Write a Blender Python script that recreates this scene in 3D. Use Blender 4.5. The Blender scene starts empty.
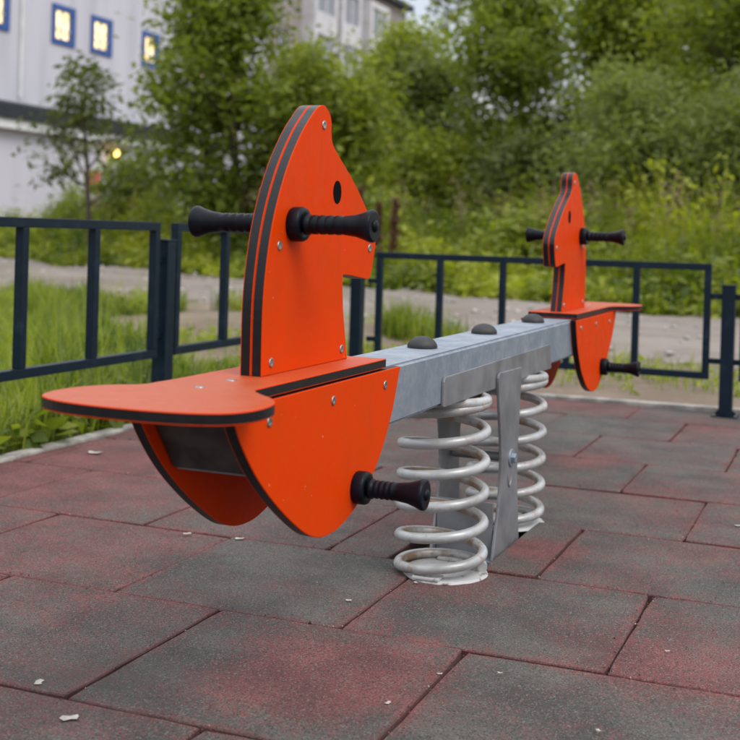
import bpy, bmesh, math, random
import numpy as np
from mathutils import Vector, Matrix
R = math.radians
scene = bpy.context.scene
COL = scene.collection

# ------------------------------------------------------------------ camera
cam_d = bpy.data.cameras.new('camera'); cam = bpy.data.objects.new('camera', cam_d); COL.objects.link(cam)
scene.camera = cam
YAW, PITCH, ROLL = -0.3856, 0.006, 0.0298
CAM = Vector((1.8797, -1.5679, 0.7427))
_f = Vector((math.sin(YAW), math.cos(YAW), 0)); _r = Vector((math.cos(YAW), -math.sin(YAW), 0)); _u = Vector((0, 0, 1))
f2 = _f * math.cos(PITCH) - _u * math.sin(PITCH); u2 = _u * math.cos(PITCH) + _f * math.sin(PITCH)
r3 = _r * math.cos(ROLL) + u2 * math.sin(ROLL); u3 = -_r * math.sin(ROLL) + u2 * math.cos(ROLL)
M3 = Matrix((r3, u3, -f2)).transposed().to_4x4(); M3.translation = CAM
cam.matrix_world = M3
cam_d.sensor_width = 36; cam_d.lens = 1201.84 / 740 * 36; cam_d.shift_y = -129.34 / 740
cam_d.clip_end = 2000
cam_d.dof.use_dof = True; cam_d.dof.focus_distance = 2.25; cam_d.dof.aperture_fstop = 5.4

# ------------------------------------------------------------------ world, sun, exposure
SUN_EL, SUN_AZ = 50, 118          # degrees, azimuth measured from +Y towards +X
w = bpy.data.worlds.new('World'); scene.world = w; w.use_nodes = True
nt = w.node_tree; nt.nodes.clear()
out = nt.nodes.new('ShaderNodeOutputWorld'); bg = nt.nodes.new('ShaderNodeBackground'); bg.inputs[1].default_value = 0.1
sky = nt.nodes.new('ShaderNodeTexSky'); sky.sky_type = 'NISHITA'; sky.sun_disc = False
sky.sun_elevation = R(SUN_EL); sky.sun_rotation = R(SUN_AZ); sky.air_density = 1.0; sky.dust_density = 2.0
tc = nt.nodes.new('ShaderNodeTexCoord'); ns = nt.nodes.new('ShaderNodeTexNoise'); ns.inputs['Scale'].default_value = 3.2; ns.inputs['Detail'].default_value = 6
mp = nt.nodes.new('ShaderNodeMapping'); mp.inputs['Scale'].default_value = (1, 1, 2.2)
cr = nt.nodes.new('ShaderNodeMapRange'); cr.inputs[1].default_value = 0.30; cr.inputs[2].default_value = 0.62; cr.inputs[3].default_value = 0.45; cr.inputs[4].default_value = 1.0
mx = nt.nodes.new('ShaderNodeMix'); mx.data_type = 'RGBA'; gx = nt.nodes.new('ShaderNodeSeparateXYZ'); gm_ = nt.nodes.new('ShaderNodeMapRange'); gm_.inputs[1].default_value = 0; gm_.inputs[2].default_value = 1; gm_.inputs[3].default_value = 4.0; gm_.inputs[4].default_value = 17.5
gv_ = nt.nodes.new('ShaderNodeVectorMath'); gv_.operation = 'SCALE'; gv_.inputs[0].default_value = (1.0, 1.01, 1.05)
nt.links.new(tc.outputs['Generated'], gx.inputs[0]); nt.links.new(gx.outputs[2], gm_.inputs[0]); nt.links.new(gm_.outputs[0], gv_.inputs['Scale']); nt.links.new(gv_.outputs[0], mx.inputs[7])
nt.links.new(tc.outputs['Generated'], mp.inputs[0]); nt.links.new(mp.outputs[0], ns.inputs['Vector'])
nt.links.new(ns.outputs[0], cr.inputs[0]); nt.links.new(cr.outputs[0], mx.inputs[0])
nt.links.new(sky.outputs[0], mx.inputs[6]); nt.links.new(mx.outputs[2], bg.inputs[0]); nt.links.new(bg.outputs[0], out.inputs[0])
sl = bpy.data.lights.new('sun', 'SUN'); sl.energy = 1.2; sl.angle = R(32); sl.color = (1.0, 0.95, 0.88)
so = bpy.data.objects.new('sun', sl); COL.objects.link(so)
sd = Vector((math.sin(R(SUN_AZ)) * math.cos(R(SUN_EL)), math.cos(R(SUN_AZ)) * math.cos(R(SUN_EL)), math.sin(R(SUN_EL))))
so.rotation_euler = (-sd).to_track_quat('-Z', 'Y').to_euler(); so.location = sd * 30
vs = scene.view_settings; vs.view_transform = 'Standard'; vs.look = 'None'; vs.gamma = 1; vs.use_curve_mapping = False; vs.exposure = 0.58
scene.cycles.use_denoising = True

# ------------------------------------------------------------------ material helpers
class NT:
    def __init__(s, name):
        s.m = bpy.data.materials.new(name); s.m.use_nodes = True; s.t = s.m.node_tree
        s.b = s.t.nodes['Principled BSDF']
    def n(s, ty, **kw):
        x = s.t.nodes.new('ShaderNode' + ty)
        for k, v in kw.items(): setattr(x, k, v)
        return x
    def put(s, sock, v):
        if hasattr(v, 'is_linked') or isinstance(v, bpy.types.NodeSocket): s.t.links.new(v, sock)
        elif isinstance(v, (tuple, list)) and len(v) == 3 and sock.type == 'RGBA': sock.default_value = (*v, 1)
        else: sock.default_value = v
    def pos(s): return s.n('NewGeometry').outputs['Position']
    def obj(s): return s.n('TexCoord').outputs['Object']
    def noise(s, vec, scale, detail=4, rough=0.55, dist=0.0):
        x = s.n('TexNoise'); s.put(x.inputs['Vector'], vec); x.inputs['Scale'].default_value = scale
        x.inputs['Detail'].default_value = detail; x.inputs['Roughness'].default_value = rough; x.inputs['Distortion'].default_value = dist
        return x.outputs[0]
    def vor(s, vec, scale, outp='Color'):
        x = s.n('TexVoronoi'); s.put(x.inputs['Vector'], vec); x.inputs['Scale'].default_value = scale
        return x.outputs[outp]
    def math(s, op, a, b=0.0, clamp=False):
        x = s.n('Math', operation=op); x.use_clamp = clamp; s.put(x.inputs[0], a); s.put(x.inputs[1], b); return x.outputs[0]
    def ramp(s, v, lo, hi, a=0.0, b=1.0):
        x = s.n('MapRange', interpolation_type='SMOOTHSTEP'); s.put(x.inputs[0], v)
        for i, q in enumerate((lo, hi, a, b)): x.inputs[i + 1].default_value = q
        return x.outputs[0]
    def mix(s, fac, a, b, blend='MIX'):
        x = s.n('Mix', data_type='RGBA', blend_type=blend); s.put(x.inputs[0], fac); s.put(x.inputs[6], a); s.put(x.inputs[7], b); return x.outputs[2]
    def bump(s, h, strength=0.3, dist=0.002):
        x = s.n('Bump'); x.inputs['Strength'].default_value = strength; x.inputs['Distance'].default_value = dist
        s.put(x.inputs['Height'], h); s.put(s.b.inputs['Normal'], x.outputs[0])
    def set(s, **kw):
        for k, v in kw.items(): s.put(s.b.inputs[k.replace('_', ' ')], v)
        return s.m

def plain(name, c, rough=0.5, metal=0.0, var=0.12, scale=20, bump=0.0, bscale=300, spec=.5):
    k = NT(name); v = k.noise(k.pos(), scale)
    col = k.mix(k.ramp(v, 0.3, 0.7), tuple(x * (1 - var) for x in c), tuple(min(1, x * (1 + var)) for x in c))
    if bump: k.bump(k.noise(k.pos(), bscale, 2), bump, 0.001)
    return k.set(Base_Color=col, Roughness=rough, Metallic=metal, Specular_IOR_Level=spec)

MAT = {}
# orange sandwich board
k = NT('orange_board'); P_ = k.pos()
sc = k.n('Mapping'); k.put(sc.inputs[0], P_); sc.inputs['Scale'].default_value = (3, 10, 60); sc.inputs['Rotation'].default_value = (0.5, 0.2, 0.3)
wear = k.ramp(k.noise(P_, 9, 6, 0.65), 0.45, 0.8)
scr = k.ramp(k.noise(sc.outputs[0], 14, 3, 0.6), 0.63, 0.70)
dust = k.ramp(k.noise(P_, 160, 2), 0.72, 0.8)
c1 = k.mix(wear, (0.60, 0.043, 0.0006), (0.52, 0.046, 0.001))
c1 = k.mix(k.math('MULTIPLY', scr, 0.5), c1, (0.45, 0.09, 0.03))
c1 = k.mix(k.math('MULTIPLY', dust, 0.25), c1, (0.38, 0.09, 0.04))
st2 = k.n('Mapping'); k.put(st2.inputs[0], P_); st2.inputs['Scale'].default_value = (6, 22, 3)
drip = k.ramp(k.noise(st2.outputs[0], 3, 5, .6), .52, .74); c1 = k.mix(k.math('MULTIPLY', drip, .22), c1, (0.36, 0.055, 0.012))
nick = k.ramp(k.noise(P_, 75, 3, .5), .735, .76); c1 = k.mix(k.math('MULTIPLY', nick, .6), c1, (0.55, 0.30, 0.18))
k.bump(k.noise(P_, 420, 2), 0.22, 0.0012)
MAT['orange'] = k.set(Base_Color=c1, Roughness=k.ramp(k.noise(P_, 30, 5), 0.3, 0.7, 0.40, 0.58), Specular_IOR_Level=0.045)
k = NT('seat_top_board'); P_ = k.pos()
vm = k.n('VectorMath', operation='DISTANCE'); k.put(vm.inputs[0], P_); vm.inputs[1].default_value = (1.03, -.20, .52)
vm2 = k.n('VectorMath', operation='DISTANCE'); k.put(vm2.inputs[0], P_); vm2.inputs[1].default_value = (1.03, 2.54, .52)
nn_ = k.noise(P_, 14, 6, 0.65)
wing_mask = k.math('MAXIMUM', k.ramp(vm.outputs['Value'], .12, .34, .85, .12), k.ramp(vm2.outputs['Value'], .12, .34, .85, .12))  # radial blend to a duller orange around each seat wing
wing_mask = k.math('MULTIPLY', wing_mask, k.ramp(nn_, .25, .7, .6, 1.1))
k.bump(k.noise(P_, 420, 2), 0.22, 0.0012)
MAT['seat_top'] = k.set(Base_Color=k.mix(wing_mask, (0.46, 0.052, 0.003), (0.33, 0.064, 0.018)), Roughness=k.ramp(nn_, .3, .7, .38, .55), Specular_IOR_Level=.5)
MAT['core'] = plain('black_core', (0.005, 0.005, 0.007), 0.33, 0, 0.3, 60, 0.12, spec=.32)
MAT['hole'] = plain('eye_black', (0.004, 0.004, 0.005), 0.9, spec=0.05)
MAT['black'] = plain('black_plastic', (0.004, 0.006, 0.010), 0.38, 0, 0.4, 40, 0.1, spec=.14)
MAT['rubber'] = plain('black_rubber', (0.017, 0.017, 0.019), 0.6, 0, 0.3, 50, 0.3, 900)
# galvanised steel
k = NT('galvanised_steel'); P_ = k.pos()
sp = k.n('SeparateColor'); k.put(sp.inputs[0], k.vor(P_, 75)); cl = k.noise(P_, 11, 6, 0.6)
v = k.math('ADD', k.math('MULTIPLY', sp.outputs[0], 0.14), k.math('MULTIPLY', cl, 0.9))
col = k.mix(k.ramp(v, 0.3, 0.9), (0.20, 0.235, 0.285), (0.36, 0.40, 0.455))
str_ = k.n('Mapping'); k.put(str_.inputs[0], P_); str_.inputs['Scale'].default_value = (18, 18, 2.5)
col = k.mix(k.math('MULTIPLY', k.ramp(k.noise(str_.outputs[0], 2.2, 4), 0.55, 0.75), 0.4), col, (0.17, 0.195, 0.23))
k.bump(k.noise(P_, 160, 4), 0.12, 0.001)
MAT['galv'] = k.set(Base_Color=col, Roughness=k.ramp(v, 0.3, 0.9, 0.62, 0.42), Metallic=0.55)
MAT['bracket'] = plain('grey_bracket_steel', (0.19, 0.195, 0.205), 0.5, 0.4, 0.22, 14, 0.1)
MAT['darksteel'] = plain('dark_steel', (0.040, 0.036, 0.034), 0.6, 0.2, 0.5, 22, 0.2)  # mottled tone for the beam end caps, much darker than the beam
MAT['screw'] = plain('zinc_screw', (0.33, 0.32, 0.30), 0.35, 0.9, 0.25, 300)
# white sprung steel with rust
k = NT('worn_white_paint'); P_ = k.pos()
a = k.noise(P_, 26, 6, 0.7); b = k.noise(P_, 120, 4, 0.6)
rust = k.ramp(k.math('ADD', a, k.math('MULTIPLY', b, 0.35)), 0.68, 0.86)
dirt = k.ramp(k.noise(P_, 12, 5), 0.35, 0.75)
col = k.mix(dirt, (0.42, 0.43, 0.44), (0.25, 0.25, 0.245)); col = k.mix(k.math('MULTIPLY', rust, .55), col, (0.22, 0.13, 0.07))
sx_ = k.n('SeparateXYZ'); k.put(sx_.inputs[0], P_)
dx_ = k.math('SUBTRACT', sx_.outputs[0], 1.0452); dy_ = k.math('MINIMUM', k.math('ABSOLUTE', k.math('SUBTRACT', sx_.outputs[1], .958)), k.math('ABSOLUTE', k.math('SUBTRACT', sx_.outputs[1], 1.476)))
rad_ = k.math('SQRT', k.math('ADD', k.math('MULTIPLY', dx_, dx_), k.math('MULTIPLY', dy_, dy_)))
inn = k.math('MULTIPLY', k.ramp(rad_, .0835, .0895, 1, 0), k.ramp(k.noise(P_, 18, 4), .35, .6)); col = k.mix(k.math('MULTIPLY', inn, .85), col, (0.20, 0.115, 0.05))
k.bump(k.math('ADD', a, b), 0.15, 0.002)
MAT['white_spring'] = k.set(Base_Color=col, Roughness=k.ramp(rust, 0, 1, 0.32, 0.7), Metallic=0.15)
k = NT('flaking_white_plate'); P_ = k.pos()
rust = k.ramp(k.noise(P_, 38, 6, 0.7), 0.56, 0.64)
MAT['white_plate'] = k.set(Base_Color=k.mix(rust, (0.44, 0.44, 0.44), (0.17, 0.12, 0.09)), Roughness=0.55)
# fence paint
k = NT('dark_blue_paint'); P_ = k.pos(); g = k.ramp(k.noise(P_, 18, 6, 0.7), 0.5, 0.75)
k.bump(k.noise(P_, 90, 3), 0.15, 0.001)
MAT['fence'] = k.set(Base_Color=k.mix(g, (0.006, 0.014, 0.024), (0.013, 0.025, 0.038)), Roughness=k.ramp(g, 0, 1, 0.38, 0.6), Specular_IOR_Level=0.16)
# rubber tiles: red pigment worn down to grey granules
BLOBS = [(-.5, 1.75, .9, .75), (-.3, 1.3, .7, .65), (.3, .70, .45, .5), (.1, 1.1, .5, .35), (1.12, .23, .26, .95), (1.0, .36, .30, .7), (.62, .50, .3, .35), (1.16, .42, .2, .4), (1.6, .65, .33, .55), (1.06, 2.48, .24, .85),
         (1.12, .88, .24, .6), (1.2, 1.24, .15, 1.2), (.8, 3.85, .5, .6), (1.3, 3.6, .4, .6), (1.72, .5, .3, .4), (.2, 3.7, .8, .5), (.98, .12, .22, .5), (-.4, 2.6, .6, .5), (.86, 1.4, .2, .4)]
k = NT('rubber_tile'); P_ = k.pos(); G_ = k.n('TexCoord').outputs['Generated']
sx = k.n('SeparateXYZ'); k.put(sx.inputs[0], G_)
ed = None
for i in (0, 1):
    d = k.math('MINIMUM', sx.outputs[i], k.math('SUBTRACT', 1.0, sx.outputs[i]))
    ed = d if ed is None else k.math('MINIMUM', ed, d)
wob = k.noise(P_, 16, 4)
edge = k.ramp(k.math('ADD', ed, k.math('MULTIPLY', k.math('SUBTRACT', wob, 0.5), 0.10)), 0.0, 0.055, 1.0, 0.0)
rnd = k.n('ObjectInfo').outputs['Random']
m = k.math('ADD', k.math('MULTIPLY', k.noise(P_, 2.3, 4, 0.6), 0.70), k.math('MULTIPLY', k.noise(P_, 15, 8, 0.78, 0.6), 0.75))
m = k.math('ADD', m, k.math('MULTIPLY', k.math('SUBTRACT', rnd, 0.5), 0.16))
m = k.math('ADD', m, k.math('MULTIPLY', edge, 0.16))
for bx_, by_, br_, bs_ in BLOBS:
    vm = k.n('VectorMath', operation='DISTANCE'); k.put(vm.inputs[0], P_); vm.inputs[1].default_value = (bx_, by_, 0)
    m = k.math('ADD', m, k.ramp(vm.outputs['Value'], 0.0, br_, bs_ * 0.42, 0.0))
gran = k.noise(P_, 330, 3, 0.7); gv = k.n('SeparateColor'); k.put(gv.inputs[0], k.vor(P_, 420))
redm = k.ramp(k.math('ADD', m, k.math('MULTIPLY', k.math('SUBTRACT', gv.outputs[0], 0.5), 0.36)), 0.73, 0.98)
grey = k.mix(k.ramp(k.noise(P_, 5, 5), 0.3, 0.7), (0.036, 0.036, 0.032), (0.080, 0.077, 0.067))
red = k.mix(k.ramp(k.noise(P_, 7, 4), 0.3, 0.7), (0.095, 0.022, 0.022), (0.170, 0.046, 0.044))
col = k.mix(k.math('MULTIPLY', redm, 0.86), grey, red)
col = k.mix(k.ramp(gran, 0.25, 0.75), k.mix(1.0, col, (0.30, 0.30, 0.30), 'MULTIPLY'), k.mix(1.0, col, (1.65, 1.65, 1.65), 'MULTIPLY'))
col = k.mix(k.ramp(gv.outputs[1], 0.91, 0.95), col, (0.135, 0.125, 0.115))
col = k.mix(k.ramp(gv.outputs[2], 0.90, 0.95), col, (0.015, 0.015, 0.015))
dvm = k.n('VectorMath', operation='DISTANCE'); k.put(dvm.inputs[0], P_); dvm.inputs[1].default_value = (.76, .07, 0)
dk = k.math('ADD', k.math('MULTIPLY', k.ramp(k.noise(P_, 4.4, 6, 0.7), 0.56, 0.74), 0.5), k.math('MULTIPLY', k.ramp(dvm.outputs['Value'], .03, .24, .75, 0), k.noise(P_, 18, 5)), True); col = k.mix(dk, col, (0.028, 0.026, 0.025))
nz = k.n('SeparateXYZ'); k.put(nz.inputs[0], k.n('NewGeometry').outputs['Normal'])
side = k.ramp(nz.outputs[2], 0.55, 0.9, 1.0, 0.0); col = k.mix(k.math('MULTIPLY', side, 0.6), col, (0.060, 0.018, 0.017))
k.bump(k.math('ADD', gran, k.math('MULTIPLY', k.noise(P_, 90, 3), 0.6)), 0.55, 0.004)
MAT['tile'] = k.set(Base_Color=col, Roughness=0.88)
MAT['soil'] = plain('joint_dirt', (0.032, 0.016, 0.014), 0.95, 0, 0.4, 60, 0.5)
MAT['kerb'] = plain('pale_concrete', (0.30, 0.285, 0.26), 0.9, 0, 0.4, 12, 0.6)
# ground: dry earth with green patches
k = NT('earth_and_turf'); P_ = k.pos()
e = k.mix(k.ramp(k.noise(P_, 1.6, 6, 0.65), 0.35, 0.7), (0.130, 0.094, 0.064), (0.205, 0.158, 0.115))
e = k.mix(k.ramp(k.noise(P_, 45, 4, 0.7), 0.55, 0.75), e, (0.24, 0.21, 0.18))
gm = k.math('MULTIPLY', k.ramp(k.noise(P_, 0.9, 6, 0.65), 0.55, 0.66), .7)
col = k.mix(gm, e, (0.060, 0.085, 0.018)); k.bump(k.noise(P_, 22, 5, 0.7), 0.6, 0.03)
MAT['ground'] = k.set(Base_Color=col, Roughness=0.95)
k = NT('gravel_path'); P_ = k.pos()
e = k.mix(k.ramp(k.noise(P_, 1.1, 6, 0.65), 0.3, 0.7), (0.135, 0.112, 0.096), (0.255, 0.222, 0.198))
e = k.mix(k.ramp(k.noise(P_, 30, 4, 0.7), 0.5, 0.8), e, (0.26, 0.245, 0.23)); k.bump(k.noise(P_, 40, 5, 0.7), 0.5, 0.02)
dm = k.ramp(k.noise(P_, 0.55, 6, 0.7), .46, .62); e = k.mix(k.math('MULTIPLY', dm, .75), e, (0.125, 0.095, 0.07)); e = k.mix(k.math('MULTIPLY', k.ramp(k.noise(P_, 1.9, 6, 0.7), .60, .68), .6), e, (0.10, 0.11, 0.035))
MAT['path'] = k.set(Base_Color=e, Roughness=0.95)

def leafmat(name, a, b, c=None, trans=0.45):
    k = NT(name); at = k.n('Attribute', attribute_name='tint')
    col = k.mix(at.outputs['Fac'], a, b)
    k.set(Base_Color=col, Roughness=0.6)
    tr = k.n('BsdfTranslucent'); k.put(tr.inputs[0], k.mix(1.0, col, (1.5, 1.6, 0.8), 'MULTIPLY'))
    ms = k.n('MixShader'); ms.inputs[0].default_value = trans
    k.t.links.new(k.b.outputs[0], ms.inputs[1]); k.t.links.new(tr.outputs[0], ms.inputs[2])
    k.t.links.new(ms.outputs[0], k.t.nodes['Material Output'].inputs[0])
    return k.m
MAT['leaf_mid'] = leafmat('green_leaves', (0.075, 0.110, 0.011), (0.220, 0.262, 0.032))
MAT['leaf_yellow'] = leafmat('yellow_green_leaves', (0.105, 0.145, 0.014), (0.31, 0.335, 0.040))
MAT['leaf_grey'] = leafmat('willow_leaves', (0.100, 0.130, 0.032), (0.270, 0.305, 0.092))
MAT['leaf_dark'] = leafmat('dark_leaves', (0.060, 0.080, 0.020), (0.150, 0.175, 0.045))
MAT['leaf_rowan'] = leafmat('rowan_leaves', (0.045, 0.070, 0.016), (0.12, 0.135, 0.03))
MAT['weed'] = leafmat('weed_leaves', (0.065, 0.100, 0.010), (0.300, 0.325, 0.026))
MAT['grass'] = leafmat('grass_blades', (0.040, 0.080, 0.006), (0.290, 0.330, 0.032))
MAT['drygrass'] = leafmat('seed_heads', (0.12, 0.075, 0.045), (0.30, 0.23, 0.16))
MAT['rust_stalk'] = leafmat('rust_stalks', (0.075, 0.032, 0.016), (0.17, 0.08, 0.042), trans=0.1)
MAT['bark'] = plain('bark', (0.070, 0.055, 0.042), 0.95, 0, 0.5, 9, 0.5, 40)
MAT['palebark'] = plain('grey_bark', (0.15, 0.14, 0.125), 0.95, 0, 0.4, 7, 0.5, 40)
MAT['berry'] = plain('berry', (0.45, 0.06, 0.02), 0.5)
MAT['litter'] = plain('pale_litter', (0.36, 0.34, 0.30), 0.8, 0, 0.2, 90)

# ------------------------------------------------------------------ mesh helpers
def link(name, me, mats, parent=None, smooth=False):
    if not isinstance(mats, (list, tuple)): mats = [mats]
    if not me.materials:
        for m_ in mats: me.materials.append(MAT[m_] if isinstance(m_, str) else m_)
    if smooth: me.shade_smooth()
    o = bpy.data.objects.new(name, me); COL.objects.link(o)
    if parent is not None: o.parent = parent
    return o
def tag(o, label=None, cat=None, group=None, kind=None):
    if label: o['label'] = label
    if cat: o['category'] = cat
    if group: o['group'] = group
    if kind: o['kind'] = kind
    return o
def empty(name, loc=(0, 0, 0)):
    o = bpy.data.objects.new(name, None); COL.objects.link(o); o.location = loc; o.empty_display_size = 0.2; return o
class MB:
    def __init__(s): s.v = []; s.f = []; s.mi = []; s.sm = []
    def add(s, vs, fs, mi=0, sm=False):
        o = len(s.v); s.v += [tuple(v) for v in vs]
        for f in fs: s.f.append(tuple(o + i for i in f)); s.mi.append(mi); s.sm.append(sm)
    def box(s, lo, hi, bev=0.0, mi=0):
        x0, y0, z0 = lo; x1, y1, z1 = hi
        bm = bmesh.new(); bmesh.ops.create_cube(bm, size=1)
        for v in bm.verts: v.co = Vector(((x0 + x1) / 2 + v.co.x * (x1 - x0), (y0 + y1) / 2 + v.co.y * (y1 - y0), (z0 + z1) / 2 + v.co.z * (z1 - z0)))
        if bev: bmesh.ops.bevel(bm, geom=bm.edges[:], offset=bev, segments=2, affect='EDGES', profile=0.7)
        bm.verts.index_update(); s.add([v.co[:] for v in bm.verts], [[v.index for v in f.verts] for f in bm.faces], mi); bm.free()
    def tube(s, pts, rad, n=8, cap=True, mi=0, sm=True):
        pts = [Vector(p) for p in pts]; rr = rad if isinstance(rad, (list, tuple)) else [rad] * len(pts)
        vs = []; fs = []; ref = None
        for i, p in enumerate(pts):
            d = (pts[min(i + 1, len(pts) - 1)] - pts[max(i - 1, 0)]).normalized()
            if ref is None: ref = Vector((0, 0, 1)) if abs(d.z) < 0.9 else Vector((1, 0, 0))
            a = (ref - d * ref.dot(d)).normalized(); b = d.cross(a); ref = a
            for j in range(n):
                t = 2 * math.pi * j / n; vs.append(p + (a * math.cos(t) + b * math.sin(t)) * rr[i])
        for i in range(len(pts) - 1):
            for j in range(n): fs.append((i * n + j, i * n + (j + 1) % n, (i + 1) * n + (j + 1) % n, (i + 1) * n + j))
        s.add(vs, fs, mi, sm)
        if cap:
            o = len(vs); s.add(vs[:n], [tuple(range(n))[::-1]], mi); s.add(vs[-n:], [tuple(range(n))], mi)
    def lathe(s, prof, org, axis, n=24, mi=0, sm=True):          # prof: (along, radius)
        ax = Vector(axis).normalized(); a = ax.orthogonal().normalized(); b = ax.cross(a); org = Vector(org)
        vs = []; fs = []
        for h, r_ in prof:
            for j in range(n):
                t = 2 * math.pi * j / n; vs.append(org + ax * h + (a * math.cos(t) + b * math.sin(t)) * max(r_, 1e-5))
        for i in range(len(prof) - 1):
            for j in range(n): fs.append((i * n + j, i * n + (j + 1) % n, (i + 1) * n + (j + 1) % n, (i + 1) * n + j))
        s.add(vs, fs, mi, sm); s.add(vs[:n], [tuple(range(n))[::-1]], mi); s.add(vs[-n:], [tuple(range(n))], mi)
    def mesh(s, name):
        me = bpy.data.meshes.new(name); me.from_pydata(s.v, [], s.f)
        me.polygons.foreach_set('material_index', s.mi); me.polygons.foreach_set('use_smooth', s.sm); me.update()
        bm = bmesh.new(); bm.from_mesh(me); bmesh.ops.recalc_face_normals(bm, faces=bm.faces[:]); bm.to_mesh(me); bm.free()
        return me
    def build(s, name, mats, parent=None): return link(name, s.mesh(name), mats, parent)
def spline(pts, corners=(), sub=6):
    """closed Catmull-Rom outline; points whose index is in corners stay sharp (slightly rounded)"""
    n = len(pts); o = []; P = [Vector(p) for p in pts]
    for i in range(n):
        p1, p2 = P[i], P[(i + 1) % n]
        p0 = P[i - 1] if i not in corners else p1 - (p2 - p1)
        p3 = P[(i + 2) % n] if (i + 1) % n not in corners else p2 + (p2 - p1)
        for q in range(sub):
            t = q / sub
            o.append(0.5 * ((2 * p1) + (p2 - p0) * t + (2 * p0 - 5 * p1 + 4 * p2 - p3) * t * t + (3 * p1 - p0 - 3 * p2 + p3) * t ** 3))
    return o
def board(name, outline, a0, th, axis, parent, top=0):
    """sandwich board: orange skins (mat 0) on a black core (mat 1). outline 2D; axis 'x' -> (y,z), axis 'z' -> (x,y)"""
    n = len(outline); c = sum(outline, Vector((0, 0))) / n
    def P3(p, a): return (a, p.x, p.y) if axis == 'x' else (p.x, p.y, a)
    # inset of 0.8 mm for a softened edge
    ins = []
    area = sum(outline[i].x * outline[(i + 1) % n].y - outline[(i + 1) % n].x * outline[i].y for i in range(n)); sg = 1 if area > 0 else -1
    for i in range(n):
        d = (outline[(i + 1) % n] - outline[i - 1]); d = d.normalized() if d.length > 1e-9 else Vector((1, 0))
        ins.append(outline[i] + Vector((-d.y, d.x)) * sg * 0.0009)
    rings = [(ins, a0, 0), (outline, a0 + 0.0008, 0), (outline, a0 + 0.0015, 0), (outline, a0 + 0.0015, 1), (outline, a0 + th - 0.0015, 1), (outline, a0 + th - 0.0015, 0), (outline, a0 + th - 0.0008, 0), (ins, a0 + th, 0)]
    mb = MB()
    for (o1, h1, m1), (o2, h2, m2) in zip(rings, rings[1:]):
        if h1 == h2: continue
        mb.add([P3(p, h1) for p in o1] + [P3(p, h2) for p in o2], [(i, (i + 1) % n, n + (i + 1) % n, n + i) for i in range(n)], m1 if m1 == m2 else 0)
    mb.add([P3(p, a0) for p in ins], [tuple(range(n))]); mb.add([P3(p, a0 + th) for p in ins], [tuple(range(n))[::-1]], top)
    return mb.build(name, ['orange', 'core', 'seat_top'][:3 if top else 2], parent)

# ------------------------------------------------------------------ ground, path, paving, kerbs
rs = np.random.RandomState(5)
def hgt(x, y):
    d = np.maximum(0, np.maximum(-0.75 - x, y - 4.1))
    return -0.03 + np.minimum(d, 3) / 3 * 0.02 * np.sin(x * 2.1 + y) + np.minimum(d, 3) / 3 * 0.02 * np.sin(y * 1.7 - x * 0.6)
def inset_rect(x, y): return (x > -0.66) & (y < 4.02)
xs = np.unique(np.concatenate([np.linspace(-260, -40, 8), np.linspace(-40, 14, 109), np.linspace(14, 260, 8), [-0.645]]))
ys = np.unique(np.concatenate([np.linspace(-60, -8, 5), np.linspace(-8, 44, 105), np.linspace(44, 420, 8), [3.995]]))
XX, YY = np.meshgrid(xs, ys, indexing='ij'); ZZ = hgt(XX, YY)
ZZ[(XX > -0.6) & (YY < 3.95)] = -0.06
nx, ny = XX.shape; V = np.stack([XX, YY, ZZ], -1).reshape(-1, 3)
F = [(i * ny + j, (i + 1) * ny + j, (i + 1) * ny + j + 1, i * ny + j + 1) for i in range(nx - 1) for j in range(ny - 1)]
me = bpy.data.meshes.new('ground'); me.from_pydata(V.tolist(), [], F); me.shade_smooth()
tag(link('ground', me, 'ground'), kind='structure')
# gravel track, irregular edges
up = [(-60, 44), (-30, 29), (-14.7, 18.8), (-10.2, 16.5), (-7.7, 15.6), (-4.3, 14.0), (-2.0, 12.5), (-0.4, 11.6), (0.7, 11.4), (3, 11.0), (8, 10.0), (30, 6)]
lo = [(-60, 28), (-30, 18), (-14.7, 11.6), (-10.2, 10.6), (-6.2, 9.7), (-4.2, 9.5), (-2.2, 8.0), (-0.9, 7.4), (0.2, 6.3), (3, 5.4), (8, 4.9), (30, 0)]
xg = np.concatenate([np.linspace(-60, -16, 40), np.linspace(-15.5, 8, 190), np.linspace(8.5, 30, 20)])
yu = np.interp(xg, *zip(*up)) + rs.normal(0, .12, len(xg)) + .2 * np.sin(xg * 1.3); yl = np.interp(xg, *zip(*lo)) + rs.normal(0, .12, len(xg)) + .2 * np.sin(xg * 1.9)
NJ = 14; pv = []; pf = []
for i, x in enumerate(xg):
    for j in range(NJ):
        y = yl[i] + (yu[i] - yl[i]) * j / (NJ - 1); e_ = 0 if j in (0, NJ - 1) else 1
        pv.append((x, y, float(hgt(x, y)) + (0.022 if e_ else -0.012)))
for i in range(len(xg) - 1):
    for j in range(NJ - 1): pf.append((i * NJ + j, (i + 1) * NJ + j, (i + 1) * NJ + j + 1, i * NJ + j + 1))
me = bpy.data.meshes.new('gravel_path'); me.from_pydata(pv, [], pf); me.shade_smooth(); tag(link('gravel_path', me, 'path'), kind='structure')

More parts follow.
